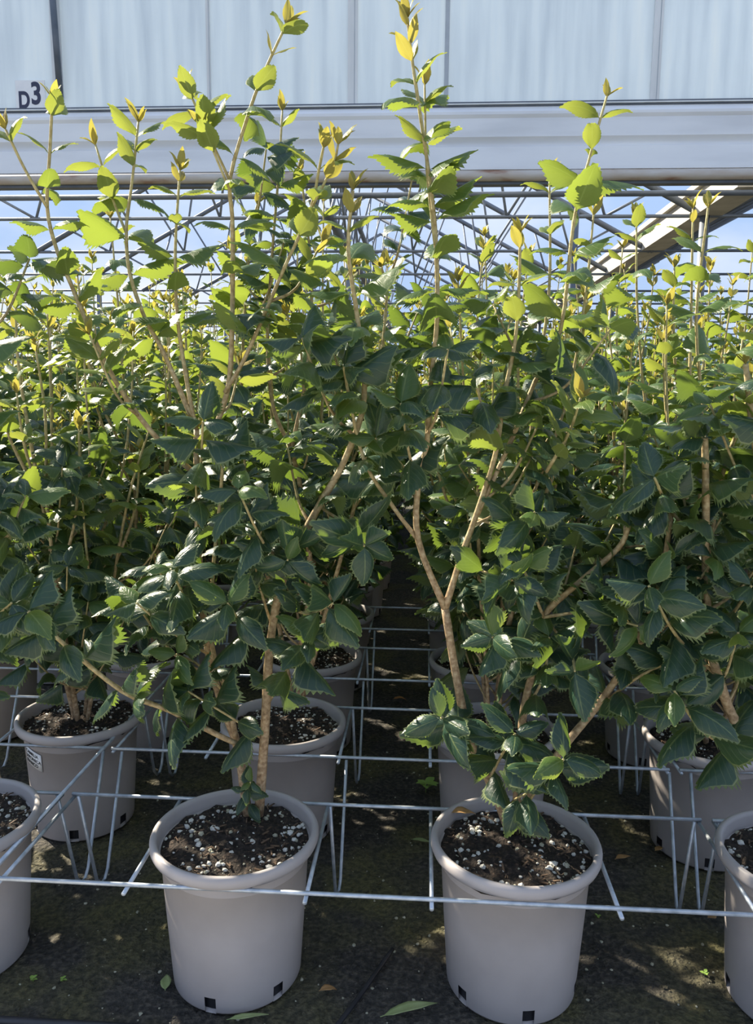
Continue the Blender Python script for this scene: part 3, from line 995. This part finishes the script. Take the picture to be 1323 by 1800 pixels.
def proc_shrub(c, k, seed, H, label, lev, nmain=4, spread=.19, group=G0):
    t, b = shrub_root(c, k, label, group)
    make_pot(t, seed, lev)
    build_shrub(t, procedural(seed, H, nmain, spread), seed)
    return t
# sticker pot
tD = proc_shrub(-1, 1, 61, 1.30, 'shrub in the grey pot bearing a white printed sticker', 1)
stk_at = atz(62, 1332, .175)
pc = Vector((CX(-1), RY(1), 0))
dv = (at(62, 1332, RY(1) - .105) - pc)
an = math.atan2(dv.y, dv.x)
sk = empty('name_sticker', (0, 0, 0))
SW, SHT = .029, .021
zc = dv.z
rs = .125
V, F = [], []
for i in range(9):
    q = an + (i / 8 - .5) * 2 * SW / rs
    for z in (-SHT, SHT):
        rr_ = .114 + (.130 - .114) * (zc + z) / .246 + .0022
        V.append((rr_ * math.cos(q), rr_ * math.sin(q), zc + z - (i / 8 - .5) * .012))
F = [(2 * i, 2 * i + 2, 2 * i + 3, 2 * i + 1) for i in range(8)]
bpy.data.objects.remove(sk)
so = link('sticker', mesh('sticker', V, F, PAPER, True), tD)
so['label'] = 'white sticker printed with three lines of capitals'
md = so.modifiers.new('thick', 'SOLIDIFY')
md.thickness = .0006
for i, line in enumerate(('CAMELIA', 'JAPONICA', 'BIANCO')):
    me = text_mesh(line, .0112, 'sticker_print', BLACK, .0001, 'LEFT')
    for vv in me.vertices:
        x, y, z = vv.co
        s = x - SW * .86
        q = an + s / rs
        zz_ = zc + y + .0115 - i * .0120 - s / (2 * SW) * .012
        rr_ = .114 + (.130 - .114) * zz_ / .246 + .0028 + z * .3
        vv.co = (rr_ * math.cos(q), rr_ * math.sin(q), zz_)
    link('sticker_print', me, so)

proc_shrub(1, 1, 62, 1.46, 'upright leafy shrub directly behind the right front pot', 1)
proc_shrub(2, 1, 63, 1.44, 'bushy shrub in grey pot behind the right wire end, second row', 1)
proc_shrub(-2, 1, 64, 1.36, 'leafy shrub cut by the left edge, second row', 2)
proc_shrub(3, 1, 65, 1.50, 'leafy shrub cut by the right edge, second row', 2)
# third and fourth rows, still close enough to tell leaf from leaf
protos = [tD]
def copy_tree(o, parent=None):
    c = o.copy()
    COL.objects.link(c)
    c.parent = parent
    for ch in CH.get(o, ()): copy_tree(ch, c)
    return c
lab3 = {-3: 'third row shrub at far left edge', -2: 'third row shrub at the left, behind the sticker pot row', -1: 'third row shrub straight behind the sticker pot', 0: 'third row shrub in line with the left front pot',
        1: 'third row shrub in line with the right front pot', 2: 'third row shrub at the right, second from the edge', 3: 'third row shrub cut by the right edge'}
lab4 = {-3: 'fourth row shrub at far left edge', -2: 'fourth row shrub second from the left edge', -1: 'fourth row shrub two behind the sticker pot', 0: 'fourth row shrub in line with the left front pot',
        1: 'fourth row shrub in line with the right front pot', 2: 'fourth row shrub at the right, third from the edge', 3: 'fourth row shrub second from the right edge', 4: 'fourth row shrub cut by the right edge'}
P3 = []
for c in range(-2, 4):
    P3.append(proc_shrub(c, 2, 70 + c, random.Random(70 + c).uniform(1.38, 1.56), lab3[c] if c in lab3 else '', 2 if c in (-2, 3) else 1))
CH = {}
for o in list(COL.objects):
    if o.parent: CH.setdefault(o.parent, []).append(o)
rq = random.Random(9)
for c in range(-3, 5):
    src = P3[(c * 2 + 7) % len(P3)]
    o = copy_tree(src)
    o.location = (CX(c) + rq.uniform(-.02, .02), RY(3) + rq.uniform(-.02, .02), 0)
    o.rotation_euler.z = rq.uniform(0, 6)
    s = rq.uniform(.96, 1.08)
    o.scale = (s, s, s)
    o['label'] = lab4[c]

# further rows: a sea of the same shrubs
far = []
for i in range(5):
    far.append(build_shrub(None, procedural(200 + i, 1.40 + .05 * i, 5, .19, 3, 1.0), 200 + i, True))
for k in range(4, 13):
    y = RY(k)
    half = int((.5 * y + .45) / .495)
    cc = int((-.062 * y + .325) / .495)
    for c in range(cc - half - 1, cc + half + 2):
        t = empty('potted_shrub', (CX(c) + rq.uniform(-.04, .04), y + rq.uniform(-.04, .04), 0), rq.uniform(0, 6))
        s = rq.uniform(.94, 1.10)
        t.scale = (s, s, s)
        tag(t, 'leafy green potted shrub in the packed rows further back', 'shrub', 'shrubs packed in the rows further back')
        bme, fme = far[rq.randrange(5)]
        link('pot', pot_me, t)
        link('soil', soils[0], t)
        link('branches', bme, t)
        tag(link('foliage', fme, t), kind='stuff')

# ------------------------------------------------------------------ galvanised wire racks
RZ_ = .246
WR = .0036
def wire(P, r=WR):
    v, f, u = tube(P, r, r, 8)
    return mesh('wire', v, f, GALV, True)
def rack(c0, c1, rows, label, x0, x1, front_over=(0, 0), long_side=0):
    t = empty('wire_rack', ((x0 + x1) / 2, RY(0), 0))
    tag(t, label, 'rack', 'galvanised wire pot racks')
    off = Vector(t.location)
    def add(nm, P):
        me = wire([Vector(p) - off for p in P])
        link(nm, me, t)
    for k in rows:
        yf, yb = RY(k) - .1345, RY(k) + .143
        a, b_ = (x0 - front_over[0], x1 + front_over[1]) if k == 0 else (x0, x1)
        add('rail', [(a, yf, RZ_), (b_, yf, RZ_)])
        add('rail', [(x0, yb, RZ_ - .002), (x1, yb, RZ_ - .002)])
        for c in range(c0, c1 + 1):
            for s in (-1, 1):
                x = CX(c) + s * .147
                if not x0 < x < x1: continue
                add('crossbar', [(x, yf - .014, RZ_ - .0075), (x, yb + .006, RZ_ - .0075)])
        for x in (x0 + .004, x1 - .004):
            add('end_bar', [(x, yf - .004, RZ_ - .007), (x, yb + .006, RZ_ - .008)])
        if k == rows[-1]: continue
        yn = RY(k + 1) - .1345
        for x in [x0 + .012, x1 - .012] + [CX(c) + .152 for c in range(c0, c1)]:
            add('leg', [(x, yb, RZ_ - .006), (x + .004, yb + .055, .02), (x + .006, yb + .070, .003), (x + .008, yb + .085, .003), (x + .010, yb + .098, .02), (x + .012, yn, RZ_ - .006)])
    if long_side:
        x = x1 + .004 if long_side > 0 else x0 - .004
        add('end_bar', [(x, RY(0) - .15, RZ_ + .004), (x, RY(rows[-1]) + .15, RZ_ + .004)])
rack(0, 1, (0, 1, 2, 3), 'galvanised wire rack holding the two whole front pots', -.69, .535)
rack(-2, -1, (0, 1, 2, 3), 'galvanised wire rack around the pot cut by the left edge', -1.69, -.709, long_side=1)
rack(2, 3, (0, 1, 2, 3), 'galvanised wire rack around the pot cut by the right edge', .556, 1.53)

# ------------------------------------------------------------------ small things on the ground
def flat_leaf(name, label, px, py, L, W, rz, mat, cat='leaf', curl=.8):
    p = atz(px, py, .004)
    v, f, u = leaf_geo(L, W, curl, .3, 0, .15, .2, int(px))
    o = link(name, mesh(name, v, f, mat, True, u))
    m = o.modifiers.new('thick', 'SOLIDIFY')
    m.thickness = .0007
    lo = min(q[2] for q in v)
    o.location = (p.x, p.y, .004 - lo * .6)
    o.rotation_euler = (.35 * curl, 0, rz)
    tag(o, label, cat)
    return o
flat_leaf('fallen_leaf', 'long faded green fallen leaf beside the right front pot', 668, 1796, .105, .011, -1.15, FADE, curl=.3)
flat_leaf('fallen_leaf', 'short pale green leaf piece left of the front pot', 290, 1742, .040, .0095, .25, FADE, curl=.1)
flat_leaf('fallen_leaf', 'thin pale green leaf sliver in front of the left pot', 398, 1796, .07, .006, -1.3, FADE, curl=.2)
flat_leaf('fallen_leaf', 'dry curled tan scrap on the earth between front pots', 560, 1752, .035, .007, -1.2, DRY, curl=1.2)
flat_leaf('fallen_leaf', 'thin faded green leaf behind the gap between front pots', 722, 1478, .05, .007, -1.7, FADE, curl=.3)
flat_leaf('fallen_leaf', 'dry tan leaf on earth right of the right front pot', 1080, 1515, .045, .008, -1.1, DRY, curl=.5)
flat_leaf('fallen_leaf', 'pale round dry leaf on earth near the right edge', 1243, 1615, .022, .009, -1.2, DRY, curl=.4)
flat_leaf('fallen_leaf', 'russet curled leaf on the ground in the gap', 690, 1235, .05, .012, -1.3, RED, curl=.9)
flat_leaf('fallen_leaf', 'brown dry leaf lying behind the right front stems', 1150, 1500, .035, .008, -.9, DRY, curl=.6)
# dry leaf lying in the right front pot
o = flat_leaf('dead_leaf', 'curled brown dead leaf lying in the right front pot', 790, 1430, .05, .012, -1.4, DRY, curl=.6)
p = atz(790, 1432, .262)
o.location = (p.x, p.y, .266)

# withered orange leaves still hanging among the foliage
GW = simple('weed_leaf', [(.3, (.20, .33, .06)), (.7, (.32, .46, .10))], 30, .5)
def seedling(px, py, label, n, L, H, z=0.):
    p = atz(px, py, z)
    t = empty('weed_seedling', (p.x, p.y, z - .003))
    tag(t, label, 'weed', 'small green weed seedlings')
    v, f, u = tube([(0, 0, 0), (0, 0, H)], .0012, .0009, 5, 1, 1)
    link('stem', mesh('stem', v, f, GW, True), t)
    r = random.Random(int(px))
    v, f, u = leaf_geo(L, L * .32, .7, .2, 0, .1, 0, 3)
    me = mesh('leaf', v, f, GW, True, u)
    for i in range(n):
        o = link('leaf', me, t)
        o.matrix_basis = leaf_matrix(Vector((0, 0, H * (.5 + .5 * i / n))), Vector((0, 0, 1)), Vector((math.cos(i * 2.4), math.sin(i * 2.4), 0)), r.uniform(.8, 1.3), r.uniform(.8, 1.1))
seedling(748, 1392, 'bright green weed seedling in the gap between front pots', 6, .035, .03)
seedling(58, 1722, 'tiny weed seedling on bare earth at the lower left', 4, .010, .006)
seedling(1238, 1712, 'tiny weed seedling on bare earth at the lower right', 4, .010, .006)
seedling(110, 1722, 'tiny weed seedling second from the left on bare earth', 4, .009, .006)
seedling(1050, 1610, 'tiny yellow green weed beside the right front pot', 3, .008, .005)

# black irrigation hose stub and the edging pipe at the front
P = [atz(585, 1812, .008), atz(625, 1760, .006), atz(655, 1718, .006), atz(690, 1668, .005)]
v, f, u = tube(smooth_path(P, 5), .0045, .004, 8)
tag(link('irrigation_hose', mesh('irrigation_hose', v, f, BLACK, True)), 'thin black hose lying on the earth between the front pots', 'hose')
yp = atz(150, 1799, .012).y
v, f, u = tube([Vector((-1.5, yp - .01, .007)), Vector((-.9, yp, .007)), Vector((-.42, yp + .002, .007)), Vector((-.30, yp - .004, .007))], .007, .007, 8)
tag(link('drip_pipe', mesh('drip_pipe', v, f, BLACK, True)), 'black drip pipe along the lower left edge before the pots', 'pipe')
